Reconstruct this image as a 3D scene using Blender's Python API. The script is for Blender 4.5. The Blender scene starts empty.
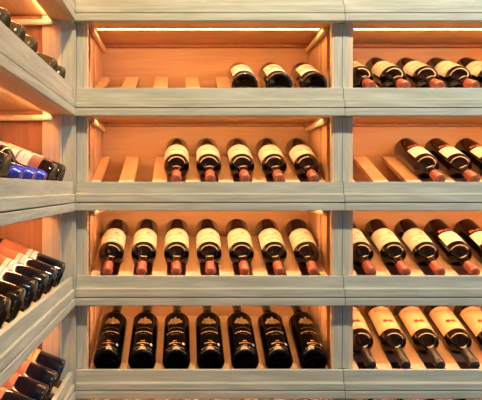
import bpy, bmesh, math, random
from mathutils import Matrix, Vector

random.seed(7)
SC = bpy.context.scene
COL = SC.collection
E = 1.40                                  # eye height above the floor
TH = math.radians(21.3)                   # tilt of the bottle rests
CT, ST = math.cos(TH), math.sin(TH)
PITCH_Z = 0.2688

# ------------------------------------------------------------------ materials
def new_mat(name):
    m = bpy.data.materials.new(name)
    m.use_nodes = True
    return m, m.node_tree, m.node_tree.nodes['Principled BSDF']

def wood(name, c_dark, c_light, axis, rough=0.55, grain=1.0):
    m, nt, b = new_mat(name)
    N, L = nt.nodes, nt.links
    tc = N.new('ShaderNodeTexCoord')
    def mapped(lo, hi):
        mp = N.new('ShaderNodeMapping')
        s = [hi, hi, hi]; s[axis] = lo
        mp.inputs['Scale'].default_value = s
        L.new(tc.outputs['Object'], mp.inputs['Vector'])
        return mp
    n1 = N.new('ShaderNodeTexNoise'); n1.inputs['Scale'].default_value = 1.0
    n1.inputs['Detail'].default_value = 6; n1.inputs['Distortion'].default_value = 0.6
    L.new(mapped(5.0, 75.0).outputs[0], n1.inputs['Vector'])
    n2 = N.new('ShaderNodeTexNoise'); n2.inputs['Scale'].default_value = 1.0
    n2.inputs['Detail'].default_value = 3
    L.new(mapped(20.0, 520.0).outputs[0], n2.inputs['Vector'])
    mx = N.new('ShaderNodeMath'); mx.operation = 'MULTIPLY_ADD'
    L.new(n2.outputs['Fac'], mx.inputs[0]); mx.inputs[1].default_value = 0.45
    L.new(n1.outputs['Fac'], mx.inputs[2])
    cr = N.new('ShaderNodeValToRGB')
    cr.color_ramp.elements[0].position = 0.72 - 0.24 * grain
    cr.color_ramp.elements[1].position = 0.72 + 0.20 * grain
    cr.color_ramp.elements[0].color = (*c_dark, 1)
    cr.color_ramp.elements[1].color = (*c_light, 1)
    L.new(mx.outputs[0], cr.inputs['Fac'])
    L.new(cr.outputs['Color'], b.inputs['Base Color'])
    bp = N.new('ShaderNodeBump'); bp.inputs['Strength'].default_value = 0.18
    bp.inputs['Distance'].default_value = 0.001
    L.new(n2.outputs['Fac'], bp.inputs['Height'])
    L.new(bp.outputs['Normal'], b.inputs['Normal'])
    b.inputs['Roughness'].default_value = rough
    return m

def plain(name, col, rough=0.5, metal=0.0, spec=0.5, vary=0.0, vscale=60, coat=0.0):
    m, nt, b = new_mat(name)
    b.inputs['Roughness'].default_value = rough
    b.inputs['Metallic'].default_value = metal
    b.inputs['Specular IOR Level'].default_value = spec
    b.inputs['Coat Weight'].default_value = coat
    b.inputs['Coat Roughness'].default_value = 0.04
    if vary:
        N, L = nt.nodes, nt.links
        tc = N.new('ShaderNodeTexCoord')
        n = N.new('ShaderNodeTexNoise'); n.inputs['Scale'].default_value = vscale
        n.inputs['Detail'].default_value = 4
        L.new(tc.outputs['Object'], n.inputs['Vector'])
        cr = N.new('ShaderNodeValToRGB')
        cr.color_ramp.elements[0].position = 0.3; cr.color_ramp.elements[1].position = 0.7
        cr.color_ramp.elements[0].color = (*[c * (1 - vary) for c in col], 1)
        cr.color_ramp.elements[1].color = (*[min(1, c * (1 + vary)) for c in col], 1)
        L.new(n.outputs['Fac'], cr.inputs['Fac'])
        L.new(cr.outputs['Color'], b.inputs['Base Color'])
    else:
        b.inputs['Base Color'].default_value = (*col, 1)
    return m

OAKD, OAKL = (0.41, 0.37, 0.26), (0.63, 0.585, 0.445)
PIND, PINL = (0.66, 0.44, 0.25), (0.84, 0.60, 0.37)
ORD_, ORL_ = (0.60, 0.335, 0.17), (0.74, 0.44, 0.235)
M = {
    'oak_x': wood('limed_oak_along', OAKD, OAKL, 0),
    'oak_z': wood('limed_oak_upright', OAKD, OAKL, 2),
    'pine_x': wood('pine_along', PIND, PINL, 0, 0.5, 1.3),
    'pine_y': wood('pine_deep', PIND, PINL, 1, 0.5, 1.3),
    'pine_z': wood('pine_upright', PIND, PINL, 2, 0.5, 1.3),
    'slat_y': wood('slat_wood_deep', (0.66, 0.40, 0.205), (0.83, 0.54, 0.31), 1, 0.5, 1.3),
    'orange_x': wood('orange_board_along', ORD_, ORL_, 0, 0.5, 1.3),
    'orange_z': wood('orange_board_upright', ORD_, ORL_, 2, 0.5, 1.3),
    'navy_glass': plain('blue_black_bottle_glass', (0.004, 0.0045, 0.009), 0.07, 0, 0.55, coat=0.3),
    'red_z': wood('reddish_board_upright', (0.36, 0.145, 0.065), (0.47, 0.20, 0.095), 2),
    'shade_x': wood('painted_shade_along', (0.15, 0.065, 0.03), (0.22, 0.10, 0.05), 0),  # dark brown that paints in the shade seen between the slats
    'gap': plain('gap_shade_board', (0.16, 0.055, 0.025), 0.6, vary=0.2, vscale=30),  # darkened so the gaps between side boards read as shaded
    'olive_reflection_glass': plain('glass_painted_reflection', (0.085, 0.05, 0.016), 0.12, 0, 0.6),  # olive tone painted in for pale rails reflected in the bottle bases
    'glass': plain('dark_bottle_glass', (0.010, 0.0035, 0.002), 0.06, 0, 0.55, coat=0.3),
    'black_glass': plain('black_bottle_glass', (0.002, 0.002, 0.003), 0.08, 0, 0.15),
    'cream': plain('cream_paper', (0.72, 0.68, 0.55), 0.6, vary=0.08),
    'white': plain('white_paper', (0.80, 0.80, 0.72), 0.55, vary=0.05),
    'peach': plain('peach_paper', (0.80, 0.53, 0.30), 0.6, vary=0.08),
    'rust': plain('rust_paper', (0.38, 0.12, 0.055), 0.55, vary=0.12),
    'amber': plain('amber_paper', (0.80, 0.47, 0.15), 0.55, vary=0.1),
    'olive': plain('olive_cream_paper', (0.62, 0.55, 0.30), 0.55, vary=0.12),
    'ink': plain('brown_ink', (0.30, 0.17, 0.08), 0.6),
    'pale_ink': plain('pale_brown_ink', (0.36, 0.27, 0.15), 0.6),
    'red_ink': plain('red_ink', (0.60, 0.17, 0.08), 0.5),
    'crest': plain('red_brown_crest_ink', (0.22, 0.06, 0.02), 0.6),
    'gold': plain('gold_print', (0.62, 0.36, 0.15), 0.45, 0.2),
    'dull_gold': plain('dull_gold_print', (0.17, 0.115, 0.05), 0.5, 0.2, vary=0.35, vscale=180),
    'silver': plain('silver_sticker', (0.78, 0.78, 0.74), 0.4, 0.2),
    'red_foil': plain('red_foil', (0.45, 0.085, 0.045), 0.36, 0.15, 0.6, vary=0.15, vscale=120),
    'black_foil': plain('black_foil', (0.025, 0.02, 0.018), 0.33, 0.1, 0.6),
    'blue_foil': plain('blue_foil', (0.03, 0.05, 0.62), 0.25, 0.4, 0.6),
    'gold_foil': plain('gold_seal_ring', (0.60, 0.36, 0.15), 0.4, 0.5),
    'plaster': plain('cream_plaster', (0.62, 0.56, 0.46), 0.85, vary=0.04, vscale=6),
    'floor': plain('dark_stone_floor', (0.10, 0.09, 0.08), 0.5, vary=.1, vscale=3),
}
def led(name, col, strength):
    m, nt, b = new_mat(name)
    b.inputs['Base Color'].default_value = (0.9, 0.8, 0.6, 1)
    b.inputs['Emission Color'].default_value = (*col, 1)
    b.inputs['Emission Strength'].default_value = strength
    return m
M['led'] = led('warm_light_strip', (1.0, 0.56, 0.225), 38.0)
M['led_side'] = led('warm_light_strip_side', (1.0, 0.57, 0.25), 80.0)

# ------------------------------------------------------------------ helpers
def link(name, me, parent=None, loc=None):
    o = bpy.data.objects.new(name, me)
    COL.objects.link(o)
    if parent: o.parent = parent
    if loc is not None: o.location = loc
    return o

def box_bm(bm, lo, hi, bev=0.0, seg=2):
    c = [(a + b) / 2 for a, b in zip(lo, hi)]
    s = [b - a for a, b in zip(lo, hi)]
    r = bmesh.ops.create_cube(bm, size=1.0)
    vs = r['verts']
    for v in vs:
        v.co = Vector((c[i] + v.co[i] * s[i] for i in range(3)))
    if bev > 0:
        es = list({e for v in vs for e in v.link_edges})
        bmesh.ops.bevel(bm, geom=es, offset=bev, segments=seg, profile=0.5, affect='EDGES')

def mesh_of(name, bm, mats, smooth=False):
    bmesh.ops.recalc_face_normals(bm, faces=bm.faces[:])
    me = bpy.data.meshes.new(name)
    bm.to_mesh(me); bm.free()
    for m in (mats if isinstance(mats, (list, tuple)) else [mats]):
        me.materials.append(m)
    if smooth:
        for p in me.polygons: p.use_smooth = True
    return me

def box_mesh(name, lo, hi, mat, bev=0.0012):
    bm = bmesh.new(); box_bm(bm, lo, hi, bev)
    return mesh_of(name, bm, mat)

def part(name, lo, hi, mat, parent, bev=0.0012):
    """A box part whose origin sits at its own centre (so grain differs from board to board)."""
    c = Vector([(a + b) / 2 for a, b in zip(lo, hi)])
    me = box_mesh(name, Vector(lo) - c, Vector(hi) - c, mat, bev)
    return link(name, me, parent, c)

def lathe(prof, seg=40, a0=0.0, a1=2 * math.pi):
    bm = bmesh.new()
    full = abs(a1 - a0 - 2 * math.pi) < 1e-6
    n = seg if full else seg + 1
    rings = []
    for r, z in prof:
        if r < 1e-6:
            rings.append([bm.verts.new((0, 0, z))])
        else:
            rings.append([bm.verts.new((r * math.cos(a0 + (a1 - a0) * k / seg),
                                        r * math.sin(a0 + (a1 - a0) * k / seg), z)) for k in range(n)])
    for A, B in zip(rings, rings[1:]):
        for k in range(seg):
            k2 = (k + 1) % n if full else k + 1
            if len(A) == 1 and len(B) == 1: continue
            if len(A) == 1: bm.faces.new((A[0], B[k], B[k2]))
            elif len(B) == 1: bm.faces.new((A[k], B[0], A[k2]))
            else: bm.faces.new((A[k], B[k], B[k2], A[k2]))
    return bm

def smooth_sharp(me, ang=35):
    for p in me.polygons: p.use_smooth = True
    me.set_sharp_from_angle(angle=math.radians(ang))

def join(*meshes):
    """Print and paper in one mesh, each keeping its own material."""
    bm = bmesh.new(); mats = []; 
    for me in meshes:
        n0 = len(bm.faces)
        bm.from_mesh(me)
        bm.faces.ensure_lookup_table()
        off = len(mats)
        for f in bm.faces[n0:]: f.material_index += off
        mats += list(me.materials)
    me = bpy.data.meshes.new(meshes[0].name)
    bm.to_mesh(me); bm.free()
    for m in mats: me.materials.append(m)
    return me

def wrap_band(name, R, z0, z1, half_deg, mat, centre_deg=90.0, thick=0.0006, seg=28):
    """A curved paper label: the patch of a cylinder about the bottle axis, with thickness."""
    a0 = math.radians(centre_deg - half_deg); a1 = math.radians(centre_deg + half_deg)
    Ro, Ri = R + thick, R - 0.0004
    bm = lathe([(Ri, z0), (Ro, z0), (Ro, z1), (Ri, z1), (Ri, z0)], seg, a0, a1)
    bmesh.ops.remove_doubles(bm, verts=bm.verts[:], dist=1e-6)
    bmesh.ops.holes_fill(bm, edges=[e for e in bm.edges if e.is_boundary])
    me = mesh_of(name, bm, mat)
    smooth_sharp(me)
    return me

def patch(bm, R, u0, u1, z0, z1, thick=0.0004, n=2):
    """One printed mark: a small raised patch, u = arc length from the label centre line."""
    a = lambda u: math.pi / 2 + u / R
    cols = []
    for i in range(n + 1):
        u = u0 + (u1 - u0) * i / n
        c = []
        for (rr, z) in ((R - .0003, z0), (R + thick, z0), (R + thick, z1), (R - .0003, z1)):
            c.append(bm.verts.new((rr * math.cos(a(u)), rr * math.sin(a(u)), z)))
        cols.append(c)
    for A, B in zip(cols, cols[1:]):
        for i in range(4):
            j = (i + 1) % 4
            bm.faces.new((A[i], A[j], B[j], B[i]))
    bm.faces.new(cols[0]); bm.faces.new(cols[-1][::-1])

def poly_patch(bm, R, pts, thick=0.0004):
    a = lambda u: math.pi / 2 + u / R
    top = [bm.verts.new(((R + thick) * math.cos(a(u)), (R + thick) * math.sin(a(u)), z)) for u, z in pts]
    bot = [bm.verts.new(((R - .0006) * math.cos(a(u)), (R - .0006) * math.sin(a(u)), z)) for u, z in pts]
    cu = sum(p[0] for p in pts) / len(pts); cz = sum(p[1] for p in pts) / len(pts)
    c = bm.verts.new(((R + thick) * math.cos(a(cu)), (R + thick) * math.sin(a(cu)), cz))
    for i in range(len(pts)):
        j = (i + 1) % len(pts)
        bm.faces.new((c, top[i], top[j])); bm.faces.new((top[i], bot[i], bot[j], top[j]))

def marks(bm, R, width, z, h, n, rnd, gap=0.3, arc=0.0, slant=0.0):
    """A line of small letter-like strokes, centred; arc lifts the middle of the line."""
    step = width / n
    for i in range(n):
        u = -width / 2 + (i + 0.5) * step
        zz = z + arc * (1 - (2 * u / width) ** 2) + slant * u
        w = step * (1 - gap)
        k = rnd.random()
        if k < .35:
            patch(bm, R, u - w / 2, u + w / 2, zz, zz + h, n=1)
        elif k < .7:
            patch(bm, R, u - w / 2, u - w / 6, zz, zz + h, n=1)
            patch(bm, R, u - w / 6, u + w / 2, zz + h * .65, zz + h, n=1)
        else:
            patch(bm, R, u - w / 2, u - w / 6, zz, zz + h, n=1)
            patch(bm, R, u + w / 6, u + w / 2, zz, zz + h, n=1)
            patch(bm, R, u - w / 6, u + w / 6, zz + h * .35, zz + h * .6, n=1)

# ------------------------------------------------------------------ bottles
R0 = 0.0385
def bottle_profile(r, rs, L, body, neck=0.0132):
    """Contact ring, punt, body (r at the base, rs at the shoulder), shoulder, neck."""
    p = [(0, .016), (.010, .0145), (.020, .008), (r * .78, .0022), (r * .84, .0002), (r * .88, 0), (r * .95, .0012), (r * .99, .004), (r, .009),
         (rs, body)]
    h = .036
    for t in (.15, .3, .45, .6, .75, .88, 1.0):
        rr = neck + .002 + (rs - neck - .002) * (math.cos(t * math.pi / 2) ** 1.15 if t < 1 else 0)
        p.append((rr, body + h * t ** 0.92))
    p += [(neck + .0004, body + h + .012), (neck, L - .03), (neck, L - .003), (0, L - .003)]
    return p

def capsule_mesh(name, L, ln, mat, neck=0.0132):
    r = neck + .0012
    z0 = L - ln
    p = [(neck - .001, z0), (r + .0004, z0), (r, z0 + .004), (r - .0002, L - .024), (r + .0012, L - .022), (r + .0014, L - .010),
         (r + .0002, L - .007), (r, L - .001), (r - .0010, L), (r - .004, L), (r - .0045, L - .0006), (.0035, L - .0006), (.003, L), (0, L)]
    me = mesh_of(name, lathe(p, 28), mat)
    smooth_sharp(me, 30)
    return me

def ring_mesh(name, L, mat, neck=0.0132):
    r = neck + .0012
    bm = lathe([(r - .0052, L - .0008), (r - .0052, L + .0003), (r - .0034, L + .0003), (r - .0034, L - .0008), (r - .0052, L - .0008)], 24)
    return mesh_of(name, bm, mat)

def crest_points(cx, cz, w, h, seed):
    rnd = random.Random(seed)
    out = []
    for i in range(22):
        a = 2 * math.pi * i / 22
        k = 1.0 if i % 2 else .72
        k *= .82 + .36 * rnd.random()
        out.append((cx + w / 2 * k * math.cos(a), cz + h / 2 * k * math.sin(a)))
    return out

def make_type(key):
    """Parts of one kind of bottle: list of (name, mesh, label, sub-parts)."""
    rnd = random.Random(sum(map(ord, key)))
    L, body, rs, r = 0.299, .184, R0, R0
    glass, cap, cl = M['glass'], M['red_foil'], .047
    if key == 'olive_base': glass = M['olive_reflection_glass']  # colour carries the reflection on these bases
    if key == 'gold_print': L, body, rs, r, glass, cap, cl = .325, .196, .0415, .0408, M['black_glass'], M['black_foil'], .07
    if key == 'peach': cap, cl = M['black_foil'], .068
    if key in ('rust', 'amber', 'strip', 'olive'): cap, glass = M['black_foil'], M['navy_glass']
    if key == 'blue': cap = M['blue_foil']
    gm = mesh_of('body', lathe(bottle_profile(r, rs, L, body), 44), glass)
    smooth_sharp(gm, 50)
    parts = [('body', gm, None, [])]
    cname = {'red_foil': 'red foil capsule', 'black_foil': 'black foil capsule', 'blue_foil': 'blue foil capsule'}[cap.name]
    parts.append(('capsule', capsule_mesh('capsule', L, cl, cap), cname,
                  [('seal_ring', ring_mesh('seal_ring', L, M['gold_foil'] if key != 'peach' else M['black_foil']))]))
    R = R0
    if key in ('cream', 'blue', 'olive_base'):
        bm = bmesh.new(); marks(bm, R + .0007, .050, .152, .0045, 13, rnd); marks(bm, R + .0007, .036, .142, .0026, 12, rnd)
        marks(bm, R + .0007, .058, .089, .0022, 20, rnd, .35)
        pic = mesh_of('lettering', bm, M['pale_ink'])
        bm = bmesh.new(); marks(bm, R + .0007, .056, .120, .0035, 15, rnd, .25, 0.002)
        poly_patch(bm, R + .0007, crest_points(-.012, .110, .014, .010, 5))
        pic2 = mesh_of('picture', bm, M['pale_ink'])
        bm = bmesh.new()
        for dz in (.0835, .1705): patch(bm, R + .0007, -.048, .048, dz, dz + .0008, n=18)
        bord = mesh_of('border', bm, M['pale_ink'])
        parts.append(('label', wrap_band('label', R, .080, .175, 78, M['cream']), 'cream paper label', [('lettering', pic), ('picture', pic2), ('border', bord)]))
    if key == 'cream_low':
        bm = bmesh.new(); marks(bm, R + .0007, .050, .110, .0045, 13, rnd); marks(bm, R + .0007, .036, .100, .0026, 12, rnd); marks(bm, R + .0007, .056, .075, .0035, 15, rnd)
        parts.append(('label', wrap_band('label', R, .040, .140, 62, M['cream']), 'cream paper label', [('lettering', mesh_of('lettering', bm, M['pale_ink']))]))
    if key == 'cream_red':                        # cream label with a red line of print
        bm = bmesh.new(); marks(bm, R + .0007, .018, .124, .0075, 4, rnd, .12); red = mesh_of('red_lettering', bm, M['red_ink'])
        red.transform(Matrix.Rotation(math.radians(16), 4, 'Z'))
        bm = bmesh.new(); marks(bm, R + .0007, .032, .1255, .0048, 9, rnd); red2 = mesh_of('lettering', bm, M['ink'])
        red2.transform(Matrix.Rotation(math.radians(-24), 4, 'Z'))
        bm = bmesh.new()
        for dz in (.0840, .1700): patch(bm, R + .0007, -.048, .048, dz, dz + .0009, n=18)
        marks(bm, R + .0007, .04, .100, .002, 14, rnd)
        bord = mesh_of('border', bm, M['pale_ink'])
        parts.append(('label', wrap_band('label', R, .080, .175, 76, M['cream']), 'cream paper label', [('red_lettering', red), ('lettering', red2), ('border', bord)]))
    if key == 'white':
        bm = bmesh.new(); marks(bm, R + .0002, .052, .079, .0125, 6, rnd, .2, .003)
        parts[0] = ('body', join(gm, mesh_of('print', bm, M['red_ink'])), None, [])
        bm = bmesh.new(); marks(bm, R + .0007, .03, .14, .002, 10, rnd); marks(bm, R + .0007, .036, .125, .0012, 14, rnd)
        parts.append(('label', wrap_band('label', R, .102, .170, 50, M['white']), 'small white paper label', [('lettering', mesh_of('lettering', bm, M['pale_ink']))]))
    if key == 'peach':
        bm = bmesh.new(); marks(bm, R + .0007, .054, .060, .0055, 8, rnd, .22, .007)
        poly_patch(bm, R + .0007, crest_points(-.030, .058, .006, .006, 3))
        marks(bm, R + .0007, .030, .083, .0016, 12, rnd, .4)
        let = mesh_of('lettering', bm, M['ink'])
        bm = bmesh.new(); poly_patch(bm, R + .0007, crest_points(-.006, .128, .022, .015, 2))
        poly_patch(bm, R + .0007, crest_points(.009, .126, .016, .019, 9))
        parts.append(('label', wrap_band('label', R, .045, .168, 74, M['peach']), 'tall peach paper label',
                      [('lettering', let), ('crest', mesh_of('crest', bm, M['crest']))]))
    if key in ('rust', 'amber'):
        bm = bmesh.new(); marks(bm, R + .0007, .05, .085, .004, 9, rnd); marks(bm, R + .0007, .05, .110, .0025, 14, rnd); marks(bm, R + .0007, .04, .14, .006, 6, rnd)
        parts.append(('label', wrap_band('label', R, .074, .182, 84, M[key]), None, [('lettering', mesh_of('lettering', bm, M['ink']))]))
    if key in ('strip', 'olive'):
        bm = bmesh.new(); marks(bm, R + .0007, .05, .115, .004, 10, rnd); marks(bm, R + .0007, .04, .14, .003, 12, rnd)
        parts.append(('label', wrap_band('label', R, .106 if key == 'strip' else .086, .182, 84, M['rust' if key == 'strip' else 'olive']), None,
                      [('lettering', mesh_of('lettering', bm, M['ink']))]))
        bm = bmesh.new(); marks(bm, R + .0007, .04, .080 + (.012 if key == 'strip' else -.004), .003, 10, rnd)
        parts.append(('label_strip', wrap_band('label_strip', R, .080 if key == 'strip' else .070, .106 if key == 'strip' else .086, 80, M['cream' if key == 'strip' else 'white']), 'pale strip below the main label',
                      [('lettering', mesh_of('lettering', bm, M['ink']))]))
    if key == 'panels':
        bm = bmesh.new(); marks(bm, R + .0013, .05, .118, .003, 11, rnd); marks(bm, R + .0013, .04, .14, .004, 8, rnd); marks(bm, R + .0013, .05, .19 - .11, .002, 12, rnd)
        let = mesh_of('lettering', bm, M['pale_ink'])
        parts.append(('label', wrap_band('label', R, .036, .182, 100, M['rust']), 'rust coloured wrap-around label', []))
        parts.append(('cream_panel', wrap_band('cream_panel', R + .0006, .064, .094, 46, M['cream'], 110), 'cream panel on the rust label', []))
        parts.append(('cream_panel', wrap_band('cream_panel', R + .0006, .100, .165, 46, M['cream'], 110), 'cream panel on the rust label', [('lettering', let)]))
    if key == 'gold_print':
        Rz = lambda z: r + (rs - r) * max(0, (z - .012)) / (body - .012)
        # silhouette-like gold shape near the shoulder
        bm = bmesh.new()
        Re = Rz(.155) + .0001
        poly_patch(bm, Re, [(u, z) for u, z in crest_points(0, .150, .042, .032, 4)])
        poly_patch(bm, Re, [(-.023, .146), (-.0215, .156), (-.014, .162), (-.006, .160), (-.006, .146), (-.014, .140)])
        poly_patch(bm, Re, [(.004, .146), (.004, .160), (.013, .165), (.0175, .158), (.0225, .157), (.023, .147), (.014, .141)])
        poly_patch(bm, Re, [(-.005, .160), (-.0025, .172), (.003, .173), (.006, .160)])
        poly_patch(bm, Re, [(-.016, .158), (-.0155, .168), (-.010, .168), (-.008, .158)])
        bmesh.ops.remove_doubles(bm, verts=bm.verts[:], dist=1e-7)
        parts.append(('gold_emblem', mesh_of('gold_emblem', bm, M['dull_gold']), 'dull gold printed emblem', []))
        bm = bmesh.new(); marks(bm, Rz(.11), .046, .113, .0028, 14, rnd, .3, .003); marks(bm, Rz(.07), .024, .082, .0024, 8, rnd, .35)
        dull = mesh_of('print', bm, M['dull_gold'])
        bm = bmesh.new(); marks(bm, Rz(.09), .056, .0925, .0050, 10, rnd, .42, .001)
        marks(bm, Rz(.03), .012, .048, .004, 3, rnd, .2)
        marks(bm, Rz(.03), .036, .038, .0042, 11, rnd, .2)
        marks(bm, Rz(.03), .010, .029, .0035, 3, rnd, .3)
        marks(bm, Rz(.02), .058, .0175, .0026, 14, rnd, .6, .002)
        parts[0] = ('body', join(gm, dull, mesh_of('print', bm, M['gold'])), None, [])
        bm = bmesh.new()
        poly_patch(bm, Rz(.04), [(.0265 + .0042 * math.cos(i * math.pi / 8), .0415 + .0062 * math.sin(i * math.pi / 8)) for i in range(16)])
        parts.append(('sticker', mesh_of('sticker', bm, M['silver']), 'small silver oval sticker', []))
    out = []
    for nm, me, lab, subs in parts:
        if nm in ('label', 'label_strip', 'cream_panel') and subs:
            me = join(me, *[sm for _, sm in subs]); subs = []
        out.append((nm, me, lab, subs))
    return out

PROTO = {}
def bottle(key, T, x, frame, base_first, roll, label, group, dy=0.0, yaw=0.0):
    """Copies the kind's parts onto a new thing lying on the rests of shelf T at local x."""
    if key not in PROTO: PROTO[key] = make_type(key)
    L = .325 if key == 'gold_print' else .299
    RB = .0415 if key == 'gold_print' else R0
    a = (math.sqrt(RB * RB - .0275 ** 2) + .0010) / CT
    if base_first:
        y = .0125 + RB * .9 * ST + dy
        z = T - .0195 + (y - .03) * math.tan(TH) + a
        base = Vector((x, y, z))
        zx = Vector((0, CT, ST))
    else:
        y = .0195 + dy
        z = T - .0195 + (y - .03) * math.tan(TH) + a
        zx = Vector((0, -CT, -ST))
        base = Vector((x, y, z)) - zx * L
    yx = Vector((0, -ST, CT))
    xx = yx.cross(zx)
    m = Matrix((xx, yx, zx)).transposed().to_4x4()
    m = Matrix.Translation(base) @ m @ Matrix.Rotation(math.radians(roll), 4, 'Z')
    root = bpy.data.objects.new('wine_bottle', None)
    root.empty_display_size = .03
    COL.objects.link(root)
    root.matrix_world = frame @ m
    root['label'] = label; root['category'] = 'wine bottle'; root['group'] = group
    for nm, me, lab, subs in PROTO[key]:
        o = link(nm, me, root)
        if lab: o['label'] = lab
        for sn, sm in subs: link(sn, sm, o)
    return root

# ------------------------------------------------------------------ racks
A_H, C_BOT0 = .0345, .0815
BACK = .335
def shelf_z(i): return .5551 - PITCH_Z * i          # top edge of shelf rail i, relative to the eye

def make_rack(label, frame, x0, x1, slats, stiles, rows=(1, 2, 3, 4, 5), side0=True, side1=True, corner=False, pb=.015, pc=.018, sof=.078, led=(.095, .109), rend=0.0):
    root = bpy.data.objects.new('wine_rack', None)
    COL.objects.link(root)
    root.matrix_world = frame @ Matrix.Translation((0, 0, -E))
    root['label'] = label; root['category'] = 'wine rack'; root['group'] = 'built-in wooden wine racks'
    def P(name, lo, hi, mat, bev=.0012):
        return part(name, (lo[0], lo[1], lo[2] + E), (hi[0], hi[1], hi[2] + E), mat, root, bev)
    w = .031
    xi0, xi1 = (x0 + w, x1 - w)
    if corner: xi1 = x1 - .020
    e = .0006
    top, bot = shelf_z(-1), shelf_z(6)
    for i in range(-1, 7):
        T = shelf_z(i)
        B_H, C_TOP, C_BOT = (.0575, .0605, .0815) if i < 4 else (.0535, .0560, .0760)   # slimmer lower mouldings
        # moulded front rail with a stepped lower half
        bm = bmesh.new()
        prof = [(0, T), (0, T - A_H), (-pb, T - A_H - .0005), (-pb, T - B_H), (.012, T - B_H), (.012, T)]
        ring0 = [bm.verts.new((x0 + e, y, z + E)) for y, z in prof]
        ring1 = [bm.verts.new((x1 - e - rend, y, z + E)) for y, z in prof]
        n = len(prof)
        for k in range(n):
            bm.faces.new((ring0[k], ring0[(k + 1) % n], ring1[(k + 1) % n], ring1[k]))
        bm.faces.new(ring0); bm.faces.new(ring1[::-1])
        bmesh.ops.recalc_face_normals(bm, faces=bm.faces[:])
        bmesh.ops.bevel(bm, geom=bm.edges[:], offset=.0012, segments=2, profile=.5, affect='EDGES')
        c = Vector(((x0 + x1) / 2 + .13 * i, 0, T + E))
        bmesh.ops.translate(bm, verts=bm.verts[:], vec=-c)
        link('front_rail', mesh_of('front_rail', bm, M['oak_x']), root, c)
        P('valance', (x0 + e, -pc, T - C_BOT), (x1 - e - rend, .012, T - C_TOP), M['oak_x'])
        # shelf board = ceiling of the row below
        # shelf board = ceiling of the row below, with a deeper front soffit that hides the light strip
        P('shelf_board', (x0 + .012, .0125, T - .0675), (x1 - .012, BACK, T - .0600), M['orange_x'], .0005)
        P('soffit', (xi0, .0125, T - C_BOT + .0015), (xi1, sof, T - .0678), M['orange_x'], .001)
        if i < 5:
            zc = T - .0677
            sx0, sx1 = xi0 + .0005, xi1 - .0005
            P('light_strip', (sx0 + .015, led[0], zc - (.006 if corner else .0066)), (sx1 - .015, led[1], zc - .0003), M['led_side' if corner else 'led'], .0004)
            P('shelf_cleat', (sx0, .050, zc - .030), (sx0 + .015, .325, zc - .0128), M['pine_y'], .0068)
            P('shelf_cleat', (sx1 - .015, .050, zc - .030), (sx1, .325, zc - .0128), M['pine_y'], .0068)
            P('back_cleat', (sx0 + .014, .315, zc - .010), (sx1 - .014, BACK, zc - .0004), M['red_z'], .001)
        if i in rows:
            tz = lambda y: T - .0195 + (y - .03) * math.tan(TH)
            P('bearer', (xi0, .0130, T - .0598), (xi1, .028, T - .0460), M['pine_x'])
            P('shade_sheet', (xi0, .029, T - .0599), (xi1, .274, T - .0570), M['shade_x'], .0004)  # thin dark sheet added on the shelf board as shade under the slats
            P('bearer', (xi0, .275, T - .0598), (xi1, .300, T - .036), M['pine_x'])
            for sx in slats:
                lo, hi = max(sx - .0225, xi0 + .0004), min(sx + .0225, xi1 - .0004)
                if hi - lo < .008: continue
                bm = bmesh.new()
                box_bm(bm, (lo - sx, 0, -.0145), (hi - sx, .312, 0), .0015)
                bmesh.ops.rotate(bm, verts=bm.verts[:], cent=(0, 0, 0), matrix=Matrix.Rotation(TH, 3, 'X'))
                link('slat', mesh_of('slat', bm, M['slat_y']), root, (sx, .0185, tz(.0185) + E))
    P('back_panel', (x0 + .012, BACK + .0005, bot), (x1 - .012, BACK + .012, top), M['orange_x'], .0005)
    zb, zt = bot - .0, top - C_BOT0
    def uprights(xa, xb, sgn):
        """Boards of one side: slim lit edge, gap, two upright boards, and the panel behind the gaps."""
        if corner:
            P('side_post', (xa, .034, zb), (xb, .086, zt), M['pine_z'])
            P('side_panel', (xb - .006, .0865, zb), (xb, .334, zt), M['red_z'], .0005)
            return
        P('side_post', (xa, .0136, zb), (xb, .034, zt), M['pine_z'])
        lo, hi = (xa, xb)
        P('side_board', (lo + (.002 if sgn < 0 else 0), .080, zb), (hi - (0 if sgn < 0 else .002), .148, zt), M['orange_z'])
        P('side_board', (lo, .166, zb), (hi, .334, zt), M['orange_z'])
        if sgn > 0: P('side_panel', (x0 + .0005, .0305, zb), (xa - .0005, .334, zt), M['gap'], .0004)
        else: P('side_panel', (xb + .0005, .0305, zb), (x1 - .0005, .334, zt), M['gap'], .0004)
    if side0: uprights(x0 + .0125, x0 + w, 1)
    if side1: uprights(x1 - w if not corner else x1 - .020, x1 - .0125 if not corner else x1, -1)
    for (a, b) in stiles:
        for i in range(-1, 6):
            P('stile', (a, .0128, shelf_z(i + 1) + .0004), (b, .030, shelf_z(i) - (C_BOT0 if i < 4 else .0760) - .0003), M['oak_z'])
    P('plinth', (x0 + .01, .03, -E), (x1 - .01, BACK, bot - C_BOT0), M['oak_x'])
    P('top_board', (x0, .0205, top - .03), (x1, BACK, top), M['oak_x'])
    return root

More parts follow.
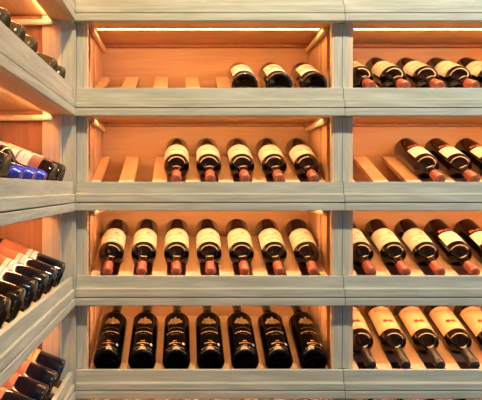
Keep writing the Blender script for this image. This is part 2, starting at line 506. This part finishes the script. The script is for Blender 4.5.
W = .7645
XC = -.306
F_mid = Matrix.Translation((XC, 0, E))
F_right = Matrix.Translation((XC + W, 0, E))
F_left = Matrix.Translation((-.312, 0, E)) @ Matrix.Rotation(math.pi / 2, 4, 'Z')
slot = [.086 + .1 * k for k in range(7)]
sl_x = [.036 + .1 * k for k in range(8)]
make_rack('middle wooden wine rack facing the viewer, four lit shelves of bottles in view', F_mid, 0, W, sl_x,
          [(.0006, .0226), (W - .0226, W - .0006)])
make_rack('right wooden wine rack cut off by the right edge, joined to the middle rack', F_right, 0, W, sl_x,
          [(.0006, .0190), (W - .0226, W - .0006)])
left_slots = [-.0605 - .1072 * k for k in range(11)]
make_rack('left wooden wine rack set at a right angle, its shelves running toward the viewer', F_left, -1.25, 0,
          [-.0605 + .0536 - .1072 * k for k in range(12)], [(-1.2494, -1.2274)], corner=True, pb=.006, pc=.008, sof=.062, led=(.0626, .0666), rend=.018)
# grey-tan filler post in the inner corner
post = part('corner_post', (-.352, .0004, 0), (XC - .0006, .021, E + shelf_z(-1)), M['oak_z'], None)
post['label'] = 'narrow pale wooden post filling the corner between the left and middle racks'
post['category'] = 'post'

# ------------------------------------------------------------------ bottles on the shelves
ORD = ['first', 'second', 'third', 'fourth', 'fifth', 'sixth', 'seventh']
rr = random.Random(3)
def jit(s=4): return rr.uniform(-s, s)

T1, T2, T3, T4, T5 = (shelf_z(i) for i in (1, 2, 3, 4, 5))
# middle rack
for n, k in enumerate((4, 5, 6)):
    bottle('cream_low', T1, slot[k] + (.0, -.0006, .0007)[n], F_mid, True, 8 + jit(5),
           f"dark bottle lying base-out with cream label, {ORD[n]} of three on middle rack's top shelf", 'bottles on the top shelf of the middle rack')
for n, k in enumerate(range(2, 7)):
    bottle('cream_red', T2, slot[k] + rr.uniform(-.0008, .0008), F_mid, False, jit(6),
           f"red-capped bottle with cream label, {ORD[n]} of five on second shelf of middle rack", 'bottles on the second shelf of the middle rack')
for k in range(7):
    bottle('cream', T3, slot[k] + rr.uniform(-.0006, .0006), F_mid, False, jit(5),
           f"red-capped bottle with cream label, {ORD[k]} from left on third shelf of middle rack", 'bottles on the third shelf of the middle rack')
for k in range(7):
    bottle('gold_print', T4, slot[k] + rr.uniform(-.0006, .0006), F_mid, True, jit(4) - (6 if k == 2 else 0),
           f"black gold-printed bottle lying base-out, {ORD[k]} from left on middle rack's bottom shelf", 'black gold-printed bottles on the bottom shelf')
# right rack
for k in range(5):
    bottle('cream', T1, slot[k], F_right, False, jit(6) + 6,
           f"red-capped bottle with cream label, {ORD[k]} from left on top shelf of right rack", 'bottles on the top shelf of the right rack')
for n, k in enumerate((2, 3, 4)):
    bottle('white', T2, slot[k], F_right, False, jit(4) + 4,
           f"red-capped bottle with small white label, {ORD[n]} of three on right rack's second shelf", 'bottles on the second shelf of the right rack')
for k in range(3):
    bottle('cream', T3, slot[k], F_right, False, jit(5) + 4,
           f"red-capped bottle with large cream label, {ORD[k]} from left on right rack's third shelf", 'bottles on the third shelf of the right rack')
for k in (3, 4):
    bottle('white', T3, slot[k], F_right, False, jit(4) + 4,
           f"red-capped bottle with small white label, {ORD[k]} from left on right rack's third shelf", 'bottles on the third shelf of the right rack')
for k in range(5):
    bottle('peach', T4, slot[k], F_right, False, jit(3) + 4,
           f"black-capped bottle with tall peach label, {ORD[k]} from left on right rack's bottom shelf", 'peach-labelled bottles on the bottom shelf of the right rack')
for k in range(5):
    bottle('rust', T5, slot[k], F_right, False, jit(3),
           f"bottle barely showing below the right rack's bottom rail, {ORD[k]} from left", 'bottles below the bottom rail of the right rack')
# left rack (k counts from the corner toward the viewer)
lg = lambda s: f'bottles on the {s} shelf of the left rack'
cnt = ['nearest the corner', 'second from the corner', 'third from the corner', 'fourth from the corner', 'fifth from the corner', 'sixth from the corner']
for n, k in enumerate((0, 1, 3, 4, 5)):
    bottle('olive_base', T1, left_slots[k], F_left, True, -20 + jit(),
           f"base-out bottle on the left rack's top shelf, {cnt[n]}", lg('top'))
for n, k in enumerate((0, 1)):
    bottle('panels', T2, left_slots[k], F_left, True, -58 + jit(3),
           f"rust and cream labelled bottle lying base-out on left rack's second shelf, {cnt[n]}", lg('second'))
for n, k in enumerate((2, 3, 4)):
    bottle('blue', T2, left_slots[k], F_left, False, jit(),
           f"blue-capped bottle lying neck-out on the left rack, " + ['right one of three', 'middle one of three', 'left one of three'][n], lg('second'))
bottle('cream', T2, left_slots[5], F_left, True, 0, "dark bottle base cut off by left photo edge, left of the blue-capped bottles", lg('second'))
for k, key in enumerate(('strip', 'strip', 'strip', 'olive', 'cream', 'cream')):
    d = {'strip': 'rust label and cream strip', 'olive': 'olive-cream label and white strip', 'cream': 'plain dark lower end'}[key]
    bottle(key, T3, left_slots[k], F_left, True, -25 + jit(),
           f"bottle with {d} on left rack's third shelf, {cnt[k]}", lg('third'))
for k, key in enumerate(('amber', 'rust', 'rust', 'rust', 'rust')):
    d = 'amber' if key == 'amber' else 'rust-orange'
    bottle(key, T4, left_slots[k], F_left, True, -25 + jit(),
           f"dark bottle with {d} label on left rack's bottom shelf, {cnt[k]}", lg('bottom'))

# ------------------------------------------------------------------ the room
def struct(name, lo, hi, mat):
    o = part(name, lo, hi, mat, None, 0)
    o['kind'] = 'structure'
    return o
CEIL = E + 1.75
struct('floor', (-.70, -4.0, -.05), (4.0, .36, 0), M['floor'])
struct('wall_back', (-.70, .352, 0), (4.0, .45, CEIL), M['plaster'])
struct('wall_left', (-.80, -4.0, 0), (-.6645, .45, CEIL), M['plaster'])
struct('ceiling', (-.80, -4.0, CEIL), (4.0, .45, CEIL + .05), M['plaster'])

# ------------------------------------------------------------------ light
def lamp(name, kind, loc, target, energy, col, **kw):
    d = bpy.data.lights.new(name, kind)
    d.energy = energy; d.color = col
    for k, v in kw.items(): setattr(d, k, v)
    o = bpy.data.objects.new(name, d); COL.objects.link(o)
    o.location = loc
    o.rotation_euler = (Vector(target) - Vector(loc)).to_track_quat('-Z', 'Y').to_euler()
    return o
lamp('ceiling_spot', 'SPOT', (.25, -1.0, CEIL - .03), (.0, 0, E - .1), 140, (1.0, .78, .40), spot_size=math.radians(110), spot_blend=.4, shadow_soft_size=.04)
lamp('ceiling_spot', 'SPOT', (1.45, -1.0, CEIL - .03), (1.1, 0, E - .1), 140, (.47, .75, 1.0), spot_size=math.radians(98), spot_blend=.6, shadow_soft_size=.04)
lamp('window_daylight', 'AREA', (3.0, -2.2, E + .3), (.6, 0, E - .1), 26, (.28, .58, 1.0), shape='RECTANGLE', size=.8, size_y=1.1)
w = bpy.data.worlds.new('room_fill'); SC.world = w
w.use_nodes = True
bg = w.node_tree.nodes['Background']
bg.inputs['Color'].default_value = (1.0, .84, .62, 1)
bg.inputs['Strength'].default_value = .05

# ------------------------------------------------------------------ camera
cd = bpy.data.cameras.new('camera'); cam = bpy.data.objects.new('camera', cd)
COL.objects.link(cam)
cam.location = (0, -1.72, E); cam.rotation_euler = (math.pi / 2, 0, 0)
cd.sensor_width = 36; cd.sensor_fit = 'HORIZONTAL'
cd.lens = 602 / 482 * 36
cd.shift_x = (241 - 183) / 482
cd.shift_y = -(200 - 188) / 482
cd.clip_start = .02
SC.camera = cam
SC.view_settings.view_transform = 'Standard'
SC.view_settings.look = 'None'
SC.view_settings.gamma = 1
SC.view_settings.exposure = 0.0
SC.view_settings.use_curve_mapping = False
SC.cycles.use_denoising = True
